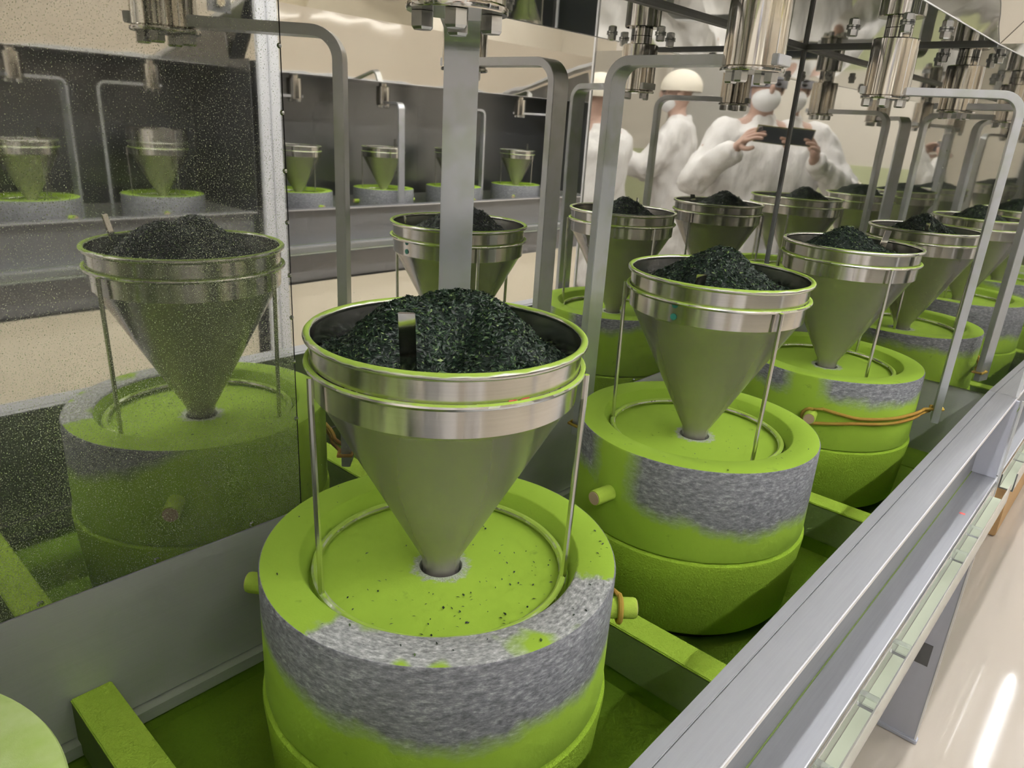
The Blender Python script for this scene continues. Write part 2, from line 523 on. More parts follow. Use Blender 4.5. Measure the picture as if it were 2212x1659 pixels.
obj('door_leaf', MB().box(0.013, 0.045, -0.42, 0.42, 0.0, 2.0).mesh('door_leaf', True, 0.004), MAT['door'], door)
df = MB().box(0.013, 0.06, -0.48, -0.425, 0, 2.06).box(0.013, 0.06, 0.425, 0.48, 0, 2.06).box(0.013, 0.06, -0.425, 0.425, 2.005, 2.06)
obj('door_frame', df.mesh('door_frame', False), MAT['wall'], door)
obj('door_handle', MB().tube([(0.046, 0.34, 1.0), (0.09, 0.34, 1.0), (0.09, 0.24, 1.0)], 0.009).mesh('door_handle'), MAT['bolt'], door)

# lamps
def lamp_mesh():
    mb = MB().box(-0.62, 0.62, -0.06, 0.06, 0.035, 0.085)
    mb.box(-0.62, -0.60, -0.02, 0.02, -0.02, 0.04).box(0.60, 0.62, -0.02, 0.02, -0.02, 0.04)
    return mb.mesh('housing', False)
k = 0
ORD = ['first', 'second', 'third', 'fourth', 'fifth', 'sixth']
ROWN = ['above the near rail', 'above the middle of the aisle', 'above the far cabinets']
for j, ly in enumerate(LAMP_ROWS):
    for i, lx in enumerate(LAMP_X):
        t = thing('tube_lamp', 'white tube lamp %s, %s from the people' % (ROWN[j], ORD[i]), 'lamp', (lx, ly, LAMP_Z + H), 0, 'tube lamps on the ceiling')
        obj('housing', cached('lamp_h', lamp_mesh), MAT['housing'], t)
        obj('tube', cached('lamp_t', lambda: MB().tube([(-0.60, 0, 0), (0.60, 0, 0)], 0.016, 8).mesh('tube')), MAT['tube'], t)

# ------------------------------------------------------------------ the cabinets
END_TILT = -0.014
def cabinet(label, xa, xb, bars, seam, near=True, flip=None, posts=(True, True), group=None, hood_drop=0.0, sub=()):
    """steel mill cabinet; drawn in the near cabinet's coordinates, flip = Empty placement for the far row"""
    loc, rz = flip if flip else ((0, 0, 0), 0)
    c = thing('mill_cabinet', label, 'cabinet', (0, 0, 0), 0, group)
    bx, by = (xa + xb) / 2, 0.43
    c.location = (bx, by, 0) if not flip else (loc[0] - bx, loc[1] - by, 0)
    c.rotation_euler = (0, 0, rz)
    T = Matrix.Translation((-bx, -by, H))
    def part(name, mb, mat, parent=None, bevel=0.0, smooth=True):
        # object origin stays at the cabinet's base; z of the mesh counts from the floor
        return obj(name, mb.xf(T).mesh(name, smooth, bevel), mat, parent or c)
    # back mirror panels
    edges = [xa] + list(seam) + [xb]
    for i in range(len(edges) - 1):
        a, b = edges[i] + 0.0006, edges[i + 1] - 0.0006
        mt = MAT['mirror_l'] if (near and b < 0.5) else MAT['mirror_r'] if near else MAT['far_back']
        pn = part('mirror_panel', MB().box(a, b, D, D + 0.003, Z_MIR, Z_CEIL), mt)
        if near:
            zs = [0.055, -0.005, -0.060, -0.111, -0.166, -0.212, -0.262, -0.33]
            if b < xb - 0.01:
                for z in zs:
                    s = MB().lathe([(0, 0.0022), (0.0016, 0.0018), (0.0026, 0), (0, 0)], 10).xf(Matrix.Translation((b - 0.0005, D, z)) @ Matrix.Rotation(PI / 2, 4, 'X'))
                    part('screw', s, MAT['bolt'], pn)
            x = a + 0.08
            while x < b - 0.03:
                s = MB().lathe([(0, 0.0022), (0.002, 0.0018), (0.0032, 0), (0, 0)], 10).xf(Matrix.Translation((x, D, Z_MIR + 0.004)) @ Matrix.Rotation(PI / 2, 4, 'X'))
                part('screw', s, MAT['bolt'], pn)
                x += 0.105
    if near:
        for s in edges[1:-1]:
            part('panel_seam', MB().box(s - 0.0010, s + 0.0010, D + 0.001, D + 0.004, Z_MIR, Z_CEIL), MAT['black'])
    part('back_apron', MB().box(xa, xb, D - 0.001, D + 0.003, -0.606, Z_MIR - 0.001), MAT['apron'])
    part('apron_flange', MB().box(xa, xb, D - 0.012, D + 0.003, -0.622, -0.608), MAT['apron'])
    # end walls (the right one opens a hair wider than square)
    for xx, sgn in ((xa, 1), (xb, -1)):
        ln = D - 0.145
        if sgn < 0:      # swings open by END_TILT about the corner
            em = MB().box(0, 0.003, -ln, 0, Z_MIR, Z_CEIL).xf(Matrix.Translation((xx, D, 0)) @ Matrix.Rotation(END_TILT, 4, 'Z'))
        else:
            em = MB().box(xx - 0.003, xx, D - ln, D, Z_MIR, Z_CEIL)
        part('end_mirror', em, MAT['mirror_e'] if near else MAT['far_back'])
        part('end_apron', MB().box(xx - 0.002 if sgn > 0 else xx, xx + 0.001 if sgn > 0 else xx + 0.003, 0.195, D, -0.60, Z_MIR - 0.001), MAT['apron'])
    if near:
        part('corner_strip', MB().box(xb - 0.004, xb + 0.003, D - 0.004, D + 0.003, Z_MIR, Z_CEIL), MAT['panel_dark'])
        part('roof_joint', MB().box(xa, xb - 0.005, D - 0.007, D + 0.001, Z_CEIL - 0.0055, Z_CEIL), MAT['panel_dark'])
        part('roof_joint', MB().box(xb - 0.010, xb + 0.003, Y_HOOD, D - 0.008, Z_CEIL - 0.0055, Z_CEIL), MAT['panel_dark'])
    if near:
        part('mirror_trim', MB().box(xb - 0.0110, xb - 0.0040, 0.1395, 0.1448, -0.4375, 0.43), MAT['alu_edge'])
    # trough
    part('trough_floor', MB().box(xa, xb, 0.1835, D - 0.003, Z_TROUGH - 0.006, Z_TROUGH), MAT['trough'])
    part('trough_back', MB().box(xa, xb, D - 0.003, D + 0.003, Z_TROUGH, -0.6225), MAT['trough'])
    for bxx in bars:
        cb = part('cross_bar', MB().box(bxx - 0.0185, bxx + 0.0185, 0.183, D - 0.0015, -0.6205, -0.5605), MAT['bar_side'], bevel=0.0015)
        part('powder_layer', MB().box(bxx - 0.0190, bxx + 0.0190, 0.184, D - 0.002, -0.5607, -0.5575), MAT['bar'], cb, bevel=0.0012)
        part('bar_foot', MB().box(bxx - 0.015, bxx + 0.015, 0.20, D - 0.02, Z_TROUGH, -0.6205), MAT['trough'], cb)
    # front rail: open channel
    part('rail_strip', MB().box(xa, xb, 0.1785, 0.1905, -0.4420, Z_RAIL), MAT['alu'], bevel=0.0007)
    part('rail_flange', MB().box(xa, xb, 0.1426, 0.1777, -0.4420, Z_RAIL), MAT['alu'], bevel=0.0006)
    part('rail_edge', MB().box(xa, xb, 0.1412, 0.1426, -0.4440, Z_RAIL + 0.0002), MAT['alu_edge'], bevel=0.0004)
    part('rail_web', MB().box(xa, xb, 0.1780, 0.1830, -0.6060, -0.4420), MAT['alu'])
    part('rail_ledge', MB().box(xa, xb, 0.1350, 0.1830, -0.6110, Z_LEDGE), MAT['alu'])
    part('ledge_edge', MB().box(xa, xb, 0.1336, 0.1350, -0.6140, Z_LEDGE + 0.0004), MAT['alu_edge'], bevel=0.0004)
    part('powder_line', MB().box(xa, xb, 0.1765, 0.1780, Z_LEDGE, Z_LEDGE + 0.0012), MAT['bar_side'])
    # clear gutter in front of the ledge
    gu = part('gutter', MB().box(xa + 0.03, xb - 0.028, 0.1060, 0.1085, -0.6420, -0.6020).box(xa + 0.03, xb - 0.028, 0.1295, 0.1320, -0.6420, -0.6120).box(xa + 0.03, xb - 0.028, 0.1085, 0.1295, -0.6420, -0.6395), MAT['acrylic'])
    part('gutter_film', MB().box(xa + 0.03, xb - 0.028, 0.1090, 0.1290, -0.6394, -0.6385), MAT['gutter_powder'], gu)
    for sx in sub:
        part('spacer', MB().box(sx - 0.006, sx + 0.006, 0.1086, 0.1294, -0.6200, -0.6030), MAT['acrylic'], gu, bevel=0.001)
    # drawer front below the ledge
    part('drawer_front', MB().box(xa + 0.05, xb - 0.05, 0.1840, 0.1880, -0.7800, -0.6120), MAT['alu'])
    if flip:
        part('kick_panel', MB().box(xa + 0.02, xb - 0.05, 0.1600, 0.1640, -H + 0.03, -0.785), MAT['cream'])
    # legs, posts
    for on, xx in zip(posts, (xa + 0.02, xb - 0.013)):
        if not on: continue
        lg = MB().box(xx - 0.003, xx + 0.003, 0.137, 0.215, -H + 0.012, -0.612)
        lg.box(xx - 0.003, xx + 0.012, 0.131, 0.137, -H + 0.012, -0.612)
        l = part('leg', lg, MAT['leg'])
        part('leg_edge', MB().box(xx - 0.0045, xx + 0.0, 0.1285, 0.1325, -H + 0.012, -0.44), MAT['alu_edge'], l)
        part('foot_plate', MB().box(xx - 0.008, xx + 0.012, 0.126, 0.220, -H + 0.0005, -H + 0.012), MAT['leg'], l, bevel=0.002)
        part('leg_slot_shade', MB().box(xx - 0.0040, xx - 0.0030, 0.150, 0.178, -1.075, -1.020), MAT['panel_dark'], l)  # notch drawn as a dark sheet, its shade put into the colour
        part('gusset', MB().box(xx - 0.002, xx + 0.002, 0.1360, 0.1778, -0.6055, -0.4425), MAT['leg'], l)
        if not near and flip: part('post', MB().box(xx - 0.034, xx + 0.012, 0.100, 0.128, -H + 0.012, 0.44 - hood_drop).box(xx + 0.014, xx + 0.058, 0.105, 0.128, -H + 0.012, 0.44 - hood_drop), MAT['post'], bevel=0.002)
    # hood: roof sheet, sloping skirt, upright fascia
    zc = Z_CEIL - hood_drop
    part('roof_sheet', MB().box(xa, xb, Y_HOOD, D + 0.003, zc, zc + 0.003), MAT['mirror_c'])
    y2, z2 = 0.130, zc + 1.28 * (Y_HOOD - 0.130)
    n = max(1, round((xb - xa) / 1.25))
    for i in range(n):
        a = xa + (xb - xa) * i / n + 0.0008
        b = xa + (xb - xa) * (i + 1) / n - 0.0008
        part('hood_skirt', MB().prism_x([(Y_HOOD, zc), (Y_HOOD + 0.004, zc + 0.003), (y2 + 0.004, z2 + 0.001), (y2, z2)], a, b), MAT['mirror_h'])
        part('fascia', MB().box(a, b, y2, y2 + 0.004, z2, 1.02), MAT['mirror_h'])
    part('skirt_edge', MB().box(xa, xb, Y_HOOD - 0.0008, Y_HOOD + 0.0008, zc - 0.0008, zc + 0.0015), MAT['alu_edge'])
    part('top_sheet', MB().box(xa, xb, y2, D, 1.02, 1.024), MAT['alu'])
    part('rear_sheet', MB().box(xa, xb, D + 0.004, D + 0.008, -H + 0.01, 1.02), MAT['alu'])
    return c, part

BARS = [-0.82, -0.328, 0.163, 0.652, 1.150]
near_cab, near_part = cabinet('mirror-walled steel mill cabinet with a wide grey rail, holding the large nearest mills', -1.10, XE, BARS, (0.4083,), True,
                              posts=(False, True), group='mill cabinets', sub=(0.40, 0.66, 0.80, 0.93, 1.245, 1.355))
next_cab, _p = cabinet('steel mill cabinet continuing the rail past the leg, at the right edge', XE + 0.007, XE + 2.4, (), (), False, posts=(False, True), group='mill cabinets', sub=(1.80, 1.95, 2.2))
OPP_Y = -1.4974
cabinet('steel mill cabinet across the aisle, right of the pale post in the mirror', -0.90, 1.60, (-0.06, 0.485, 1.015), (0.3,), False, flip=((3.32, OPP_Y), PI), posts=(True, True), group='mill cabinets', hood_drop=0.030)
cabinet('steel mill cabinet across the aisle, left of the pale post in the mirror', 1.665, 3.90, (2.19, 2.70), (2.7,), False, flip=((3.32, OPP_Y), PI), posts=(False, True), group='mill cabinets', hood_drop=0.030)

near_part('red_mark', MB().box(1.396, 1.403, 0.1440, 0.1530, Z_LEDGE, Z_LEDGE + 0.0003), MAT['red_ink'])
# ceiling bolts of the near cabinet
def bolts_at(x, y):
    for a in (25, 115, 205, 295):
        bx, by = x + 0.070 * math.cos(R(a)), y + 0.070 * math.sin(R(a))
        mb = MB().hexbolt(bx, by, Z_CEIL - 0.014, Z_CEIL - 0.0035, 0.0085)
        mb.lathe([(0, Z_CEIL - 0.0035), (0.011, Z_CEIL - 0.0035), (0.011, Z_CEIL - 0.0005), (0, Z_CEIL - 0.0005)], 14, (bx, by))
        near_part('roof_bolt', mb, MAT['bolt'])
for x, y in zip(MX, MY):
    bolts_at(x, y)

# ------------------------------------------------------------------ mills
ZB = Z_TROUGH
def rel(z): return z - ZB
def m_upper():
    t, s, rc = rel(Z_TOP), rel(Z_SEAM), rel(Z_REC)
    return MB().lathe([(0, s), (0.1645, s), (0.1652, s + 0.004), (0.1652, t - 0.003), (0.1640, t - 0.0006), (0.1615, t), (0.1310, t), (0.1290, t - 0.0015),
                       (0.1235, rc + 0.003), (0.1215, rc), (0.05, rc - 0.0005), (0.0205, rc - 0.001), (0.0195, rc - 0.003), (0.0195, s + 0.03), (0, s + 0.03)], 112).mesh('upper_stone', True, 0, 40)
def m_lower():
    t, b = rel(Z_SEAM) - 0.0025, rel(Z_LOW)
    return MB().lathe([(0, b), (0.155, b), (0.160, b + 0.006), (0.166, t - 0.03), (0.1682, t - 0.006), (0.1675, t - 0.002), (0.1645, t), (0, t)], 96).mesh('lower_stone', True, 0, 40)
def m_foot():
    return MB().lathe([(0, 0.0005), (0.135, 0.0005), (0.138, 0.004), (0.138, rel(Z_LOW) - 0.0005), (0, rel(Z_LOW) - 0.0005)], 48).mesh('base_pad')
def m_gap():
    return MB().lathe([(0.1635, rel(Z_SEAM) - 0.0025), (0.1640, rel(Z_SEAM)), (0.10, rel(Z_SEAM)), (0.10, rel(Z_SEAM) - 0.0025)], 64, closed=True).mesh('seam_line')
def m_peg():
    return MB().lathe([(0, 0), (0.0105, 0), (0.0105, 0.034), (0.0098, 0.0365), (0, 0.0365)], 20).xf(Matrix.Rotation(PI / 2, 4, 'Y')).mesh('peg')
def m_peg_end():
    return MB().lathe([(0, 0), (0.0088, 0), (0.0088, 0.0006), (0, 0.0006)], 20).xf(Matrix.Rotation(PI / 2, 4, 'Y')).mesh('peg_end')
PEG_Z = rel(-0.448)
def mill(label, x, y, mat, arm, group, rot=0.0):
    t = thing('stone_mill', label, 'stone mill', (x, y, ZB + H), 0, group)
    obj('base_pad', cached('foot', m_foot), MAT['black'], t)
    obj('lower_stone', cached('lower', m_lower), MAT['lower'], t)
    u = obj('upper_stone', cached('upper', m_upper), mat, t)
    for s in (-1, 1):
        a = arm - PI / 2 if s < 0 else arm + R(81.5)
        pg = obj('peg', cached('peg', m_peg), MAT['peg'], u, (0.158 * math.cos(a), 0.158 * math.sin(a), PEG_Z), a)
        obj('peg_end', cached('peg_end', m_peg_end), MAT['peg_end'], pg, (0.0366, 0, 0))
    return t

# hopper: band, cone, rolled rim
def m_band():
    t, b = rel(Z_RIM), rel(Z_BAND)
    return MB().lathe([(0.1125, b), (0.1133, b + 0.0005), (0.1150, t), (0.1142, t), (0.1125, b + 0.001)], 96, closed=True).mesh('hopper_band', True, 0, 40)
def m_cone():
    b, tip = rel(Z_BAND), rel(Z_TIP)
    pr = [(0.1128, b + 0.0002), (0.1085, b - 0.004), (0.0185, tip + 0.018), (0.0172, tip), (0.0162, tip), (0.0172, tip + 0.018), (0.1075, b - 0.003), (0.1118, b + 0.0002)]
    return MB().lathe(pr, 96, closed=True).mesh('hopper_cone', True, 0, 40)
def m_rim():
    return MB().torus(0.1163, 0.0033, rel(Z_RIM), 96, 12).mesh('rim')
def m_top_ring():
    return MB().torus(0.1172, 0.0026, rel(Z_RING), 96, 10).mesh('top_ring')
def m_base_ring():
    return MB().torus(0.1165, 0.0040, rel(Z_REC) + 0.0050, 96, 10).mesh('base_ring')
def m_wleg():
    return MB().tube([(0.1205, 0, rel(Z_RING) - 0.001), (0.1205, 0, rel(Z_RING) - 0.02), (0.1175, 0, rel(Z_REC) + 0.012), (0.1165, 0, rel(Z_REC) + 0.005)], 0.0027, 8).mesh('stand_leg')
def hopper(label, x, y, group, paddle=None, dots=False, mark=False, rim=None):
    t = thing('hopper', label, 'hopper', (x, y, ZB + H), 0, group)
    bnd = obj('hopper_band', cached('band', m_band), MAT['steel'], t)
    obj('hopper_cone', cached('cone', m_cone), MAT['cone'], t)
    obj('rim', cached('rim', m_rim), rim or MAT['rim'], t)
    if paddle:
        px, py, top, bot, a, lean = paddle
        w = Vector((math.cos(a), math.sin(a), 0))
        nrm = Vector((-math.sin(a), math.cos(a), 0))
        p0 = Vector((px - x, py - y, rel(top))); p1 = p0 + Vector((lean[0], lean[1], bot - top))
        pts = [p0 + (p1 - p0) * f for f in (0, 0.05, 0.5, 1)]
        mb = MB().tube(pts, 0, sq=(0.0062, 0.0009, w))
        obj('stirring_blade', mb.mesh('stirring_blade', True, 0.0006), MAT['polished'], t)
    if dots:
        for zz in (-0.197, -0.212):
            a = R(-178)
            mb = MB().lathe([(0, 0.0003), (0.0042, 0.0003), (0.0042, 0), (0, 0)], 14).xf(Matrix.Translation((0.1142 * math.cos(a), 0.1142 * math.sin(a), rel(zz))) @ Matrix.Rotation(a, 4, 'Z') @ Matrix.Rotation(PI / 2, 4, 'Y'))
            obj('teal_dot', mb.mesh('teal_dot'), MAT['teal'], bnd)
    if mark:
        a = R(-105)
        mb = MB().box(-0.009, 0.009, 0, 0.0003, -0.0011, 0.0011).xf(Matrix.Translation((0.1139 * math.cos(a), 0.1139 * math.sin(a), rel(-0.1925))) @ Matrix.Rotation(a - PI / 2, 4, 'Z'))
        obj('red_mark', mb.mesh('red_mark', False), MAT['red_ink'], bnd)
    return t
def wire_stand(label, x, y, legs, group):
    t = thing('wire_stand', label, 'wire stand', (x, y, ZB + H), 0, group)
    obj('top_ring', cached('tring', m_top_ring), MAT['rim'], t)
    obj('base_ring', cached('bring', m_base_ring), MAT['wire'], t)
    for a in legs:
        obj('stand_leg', cached('wleg', m_wleg), MAT['wire'], t, (0, 0, 0), R(a))
    return t

def heap(label, x, y, peaks, base, seed, n, cat='tea leaves', group='heaps of tea leaves', size=1.0):
    """loose dry tea leaf: a rough mound skinned with thousands of flakes"""
    rnd = random.Random(seed)
    rim = rel(Z_RIM)
    def hgt(px, py):
        r = math.hypot(px, py)
        h = base
        for (cx, cy, a, w) in peaks:
            h += a * math.exp(-((px - cx) ** 2 + (py - cy) ** 2) / (2 * w * w))
        h += 0.0045 * noise.noise((px * 55 + seed, py * 55, 0)) + 0.0022 * noise.noise((px * 150, py * 150 + seed, 3.0))
        return rim + h
    verts, faces = [], []
    N = 26
    RM = 0.1105
    for i in range(N + 1):
        for k in range(48):
            r = RM * i / N
            a = 2 * PI * k / 48
            px, py = r * math.cos(a), r * math.sin(a)
            z = hgt(px, py)
            zin = rel(Z_BAND)
            verts.append((px, py, z + rnd.uniform(-0.0010, 0.0010)))
    for i in range(N):
        for k in range(48):
            k2 = (k + 1) % 48
            faces.append((i * 48 + k, (i + 1) * 48 + k, (i + 1) * 48 + k2, i * 48 + k2))
    nf = len(faces)
    for _ in range(n):
        r = RM * math.sqrt(rnd.random()); a = rnd.uniform(0, 2 * PI)
        px, py = r * math.cos(a), r * math.sin(a)
        e = 0.002
        nx, ny = -(hgt(px + e, py) - hgt(px - e, py)) / (2 * e), -(hgt(px, py + e) - hgt(px, py - e)) / (2 * e)
        nn = Vector((nx + rnd.gauss(0, 0.5), ny + rnd.gauss(0, 0.5), 1)).normalized()
        d = Vector((rnd.gauss(0, 1), rnd.gauss(0, 1), 0))
        d = (d - nn * d.dot(nn)).normalized()
        b = nn.cross(d)
        L = rnd.uniform(0.0010, 0.0031) * size; Wd = L * rnd.uniform(0.22, 0.5)
        c = Vector((px, py, hgt(px, py) + rnd.uniform(0.0, 0.0022)))
        cv = nn * (L * rnd.uniform(-0.35, 0.35))
        i0 = len(verts)
        verts += [tuple(c - d * L), tuple(c + b * Wd + cv), tuple(c + d * L), tuple(c - b * Wd + cv * 0.5)]
        faces += [(i0, i0 + 1, i0 + 2), (i0, i0 + 2, i0 + 3)]
    me = bpy.data.meshes.new('tea_leaves')
    me.from_pydata(verts, [], faces)
    me.materials.append(MAT['leaf']); me.materials.append(MAT['heap'])
    mi = [1] * nf + [0] * (len(faces) - nf)
    me.polygons.foreach_set('material_index', mi)
    o = obj('tea_leaves', me, None, None, (x, y, ZB + H))
    return tag(o, label, cat, group, 'stuff')

# drive spindle with its bent arm
def m_cyl():
    return MB().lathe([(0, rel(0.077)), (0.0345, rel(0.077)), (0.0360, rel(0.0785)), (0.0360, rel(0.1635)), (0.0345, rel(0.165)), (0, rel(0.165))], 64).mesh('coupling')
def m_shaft():
    return MB().lathe([(0, rel(0.165)), (0.0215, rel(0.165)), (0.0215, rel(0.1805)), (0, rel(0.1805))], 40).mesh('shaft')
def m_plate():
    return MB().lathe([(0, rel(0.0725)), (0.0372, rel(0.0725)), (0.0378, rel(0.0735)), (0.0378, rel(0.0768)), (0, rel(0.0768))], 48).mesh('end_plate')
def m_arm():
    pts = [(-0.0395, 0, rel(0.0855)), (0.10, 0, rel(0.0855))]
    rc = 0.030
    for k in range(0, 9):
        a = PI / 2 * k / 8
        pts.append((0.198 - rc + rc * math.sin(a), 0, rel(0.0855) - rc + rc * math.cos(a)))
    pts.append((0.198, 0, rel(-0.468)))
    return MB().tube(pts, 0, sq=(0.0175, 0.0060, (0, 1, 0))).mesh('drive_arm', True, 0.0008)
def m_bolt():
    return MB().hexbolt(0, 0, rel(0.0600), rel(0.0722), 0.0088).mesh('bolt', True, 0, 25)
def spindle(label, x, y, a, group, dz=0.0):
    t = thing('drive_spindle', label, 'spindle', (x, y, ZB + H + dz), a, group)
    obj('coupling', cached('cyl', m_cyl), MAT['polished'], t)
    obj('shaft', cached('shaft', m_shaft), MAT['polished'], t)
    obj('end_plate', cached('plate', m_plate), MAT['polished'], t)
    obj('drive_arm', cached('arm', m_arm), MAT['arm'], t)
    for k in (0, 90, 180, 270):
        obj('bolt', cached('bolt', m_bolt), MAT['bolt'], t, (0.0255 * math.cos(R(k)), 0.0255 * math.sin(R(k)), 0))
    return t
def rubber_band(label, x, y, arm, group):
    pa = arm - PI / 2
    zc = PEG_Z
    def P(a, r, z): return (r * math.cos(a), r * math.sin(a), z)
    pts = []
    n = 18
    for i in range(n + 1):
        f = i / n
        pts.append(P(pa + 0.10 + (PI / 2 - 0.22) * f, 0.1695 + 0.008 * max(0, f - 0.75) * 4, zc + 0.004 + 0.010 * max(0, 0.25 - f) * 4))
    for da, rr, dz in ((-0.06, 0.186, 0.003), (0.02, 0.2078, 0.002), (0.105, 0.2078, 0.0), (0.115, 0.190, -0.001), (0.0, 0.187, -0.003), (-0.10, 0.178, -0.004)):
        pts.append(P(arm + da, rr, zc + dz))
    for i in range(n + 1):
        f = 1 - i / n
        pts.append(P(pa + 0.10 + (PI / 2 - 0.26) * f, 0.1695 + 0.004 * max(0, f - 0.75) * 4, zc - 0.005 - 0.008 * max(0, 0.25 - f) * 4))
    for th in range(-80, -281, -25):
        pts.append((0, 0, 0))
        a = R(th)
        pts[-1] = P(pa + 0.0133 * math.cos(a) / 0.175, 0.1775, zc + 0.0133 * math.sin(a))
    t = obj('rubber_band', MB().tube(pts, 0.0029, 8, True).mesh('rubber_band'), MAT['band'], None, (x, y, ZB + H))
    return tag(t, label, 'rubber band', group)

WHO = ['two left of the largest', 'cut off at lower left', 'nearest and largest', 'in mid row', 'farthest, by the end mirror']
a_c = math.atan2(-0.435, -0.41)
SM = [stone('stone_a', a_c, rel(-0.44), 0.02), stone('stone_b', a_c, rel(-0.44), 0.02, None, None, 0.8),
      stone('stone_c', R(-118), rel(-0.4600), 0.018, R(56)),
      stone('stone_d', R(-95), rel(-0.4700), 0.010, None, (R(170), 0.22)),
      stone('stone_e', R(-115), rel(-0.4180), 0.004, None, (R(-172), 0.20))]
LEGS = [(20, 140, 260), (20, 140, 260), (166, -58, 60), (-114, 118, 5), (-128, -8, 110)]
PAD = [None, (MX[1] - 0.07, MY[1] - 0.05, -0.14, -0.2, R(20), (0.004, 0.01)),
       (0.3305, 0.3960, -0.1340, -0.2020, R(-42), (0.012, 0.010)),
       (0.7890, 0.4040, -0.1570, -0.205, R(-42), (0.01, 0.008)),
       (1.4950, 0.4010, -0.1500, -0.205, R(-50), (-0.01, 0.006))]
HP = [([(0, 0, 0.03, 0.05)], 0.0), ([(0, 0, 0.03, 0.05)], 0.0),
      ([(-0.004, 0.014, 0.050, 0.050), (-0.062, 0.010, 0.030, 0.026), (0.034, -0.022, 0.026, 0.034), (0.004, -0.070, 0.026, 0.028), (-0.070, -0.036, -0.016, 0.017), (-0.020, -0.036, -0.016, 0.016)], -0.032),
      ([(-0.014, 0.030, 0.030, 0.040), (0.034, 0.000, 0.032, 0.036), (-0.02, -0.03, 0.020, 0.04)], -0.026),
      ([(-0.030, 0.020, 0.032, 0.034), (0.022, 0.012, 0.022, 0.036), (-0.01, -0.03, 0.012, 0.04)], -0.020)]
NFL = [1500, 5000, 30000, 15000, 9000]
for i in range(5):
    x, y = MX[i], MY[i]
    mill('powder-covered granite stone mill ' + WHO[i], x, y, SM[i], ARM[i], 'stone mills in the near cabinet')
    hopper('steel cone hopper on the mill ' + WHO[i], x, y, 'hoppers in the near cabinet', PAD[i], dots=(i == 3), mark=(i == 2), rim=MAT['rim_clean'] if i == 4 else None)
    wire_stand('bent wire hopper stand on the mill ' + WHO[i], x, y, LEGS[i], 'wire stands in the near cabinet')
    heap('heap of dark green tea leaves in the hopper ' + WHO[i], x, y, HP[i][0], HP[i][1], 11 + i, NFL[i])
    spindle('polished drive spindle with bent arm above the mill ' + WHO[i], x, y, ARM[i], 'drive spindles in the near cabinet')
    if i >= 2:
        rubber_band('orange rubber band tying the drive arm to the mill ' + WHO[i], x, y, ARM[i], 'rubber bands on the mills')

# crumbs of leaf on the powder of the big mill
def crumbs(label, x, y, n, seed):
    rnd = random.Random(seed)
    verts, faces = [], []
    for _ in range(n):
        a = rnd.uniform(-PI, PI) if rnd.random() < 0.35 else R(rnd.gauss(-100, 45))
        r = rnd.uniform(0.045, 0.108) if rnd.random() < 0.72 else rnd.uniform(0.133, 0.160)
        z = rel(Z_REC) + 0.0006 if r < 0.12 else rel(Z_TOP) + 0.0006
        c = Vector((r * math.cos(a), r * math.sin(a), z))
        t = rnd.uniform(0, PI); L = rnd.uniform(0.0008, 0.0024)
        d = Vector((math.cos(t), math.sin(t), 0)) * L; b = Vector((-math.sin(t), math.cos(t), 0)) * L * rnd.uniform(0.3, 0.6)
        i0 = len(verts)
        verts += [tuple(c - d), tuple(c + b + Vector((0, 0, 0.0006))), tuple(c + d), tuple(c - b)]
        faces += [(i0, i0 + 1, i0 + 2), (i0, i0 + 2, i0 + 3)]
    me = bpy.data.meshes.new('leaf_crumbs'); me.from_pydata(verts, [], faces)
    tag(obj('leaf_crumbs', me, MAT['leaf'], None, (x, y, ZB + H)), label, 'leaf crumbs', None, 'stuff')
crumbs('dark leaf crumbs scattered on the powder of the largest mill', MX[2], MY[2], 130, 5)
crumbs('few dark leaf crumbs on the powder of the middle mill', MX[3], MY[3], 30, 6)

# far row across the aisle, seen in the mirror
OPP = [(0.36, 'third left of the pale post'), (0.88, 'second left of the pale post'), (1.38, 'first left of the pale post'), (2.04, 'first right of the pale post'),
       (2.57, 'second right of the pale post'), (3.10, 'third right of the pale post'), (3.66, 'fourth right of the pale post')]
OY = -1.932
so = stone('stone_far', R(90), rel(-0.60), 0.0)
for i, (x, w) in enumerate(OPP):
    arm = R([150, -20, 200, 175, 100, 10, 60][i])
    mill('grey stone mill with green rim across the aisle, ' + w, x, OY, so, arm, 'stone mills across the aisle')
    hopper('steel cone hopper across the aisle, ' + w, x, OY, 'hoppers across the aisle', (x + 0.04, OY + 0.05, -0.125, -0.2, R(10), (0.0, 0.0)) if i in (1, 4, 6) else None, rim=MAT['rim_clean'])
    wire_stand('wire hopper stand across the aisle, ' + w, x, OY, (80, 200, 320), 'wire stands across the aisle')
    spindle('drive spindle with bent arm across the aisle, ' + w, x, OY, arm, 'drive spindles across the aisle', -0.031)
    if i == 2:
        mb = MB().lathe([(0.1165, rel(Z_RIM) + 0.0035), (0.1165, rel(Z_RIM) + 0.055), (0.1180, rel(Z_RIM) + 0.056), (0.1152, rel(Z_RIM) + 0.056), (0.1152, rel(Z_RIM) + 0.0035)], 64, closed=True)
        tag(obj('hopper_collar', mb.mesh('hopper_collar'), MAT['steel'], None, (x, OY, ZB + H)), 'tall steel collar set on the hopper first left of the pale post', 'hopper collar')
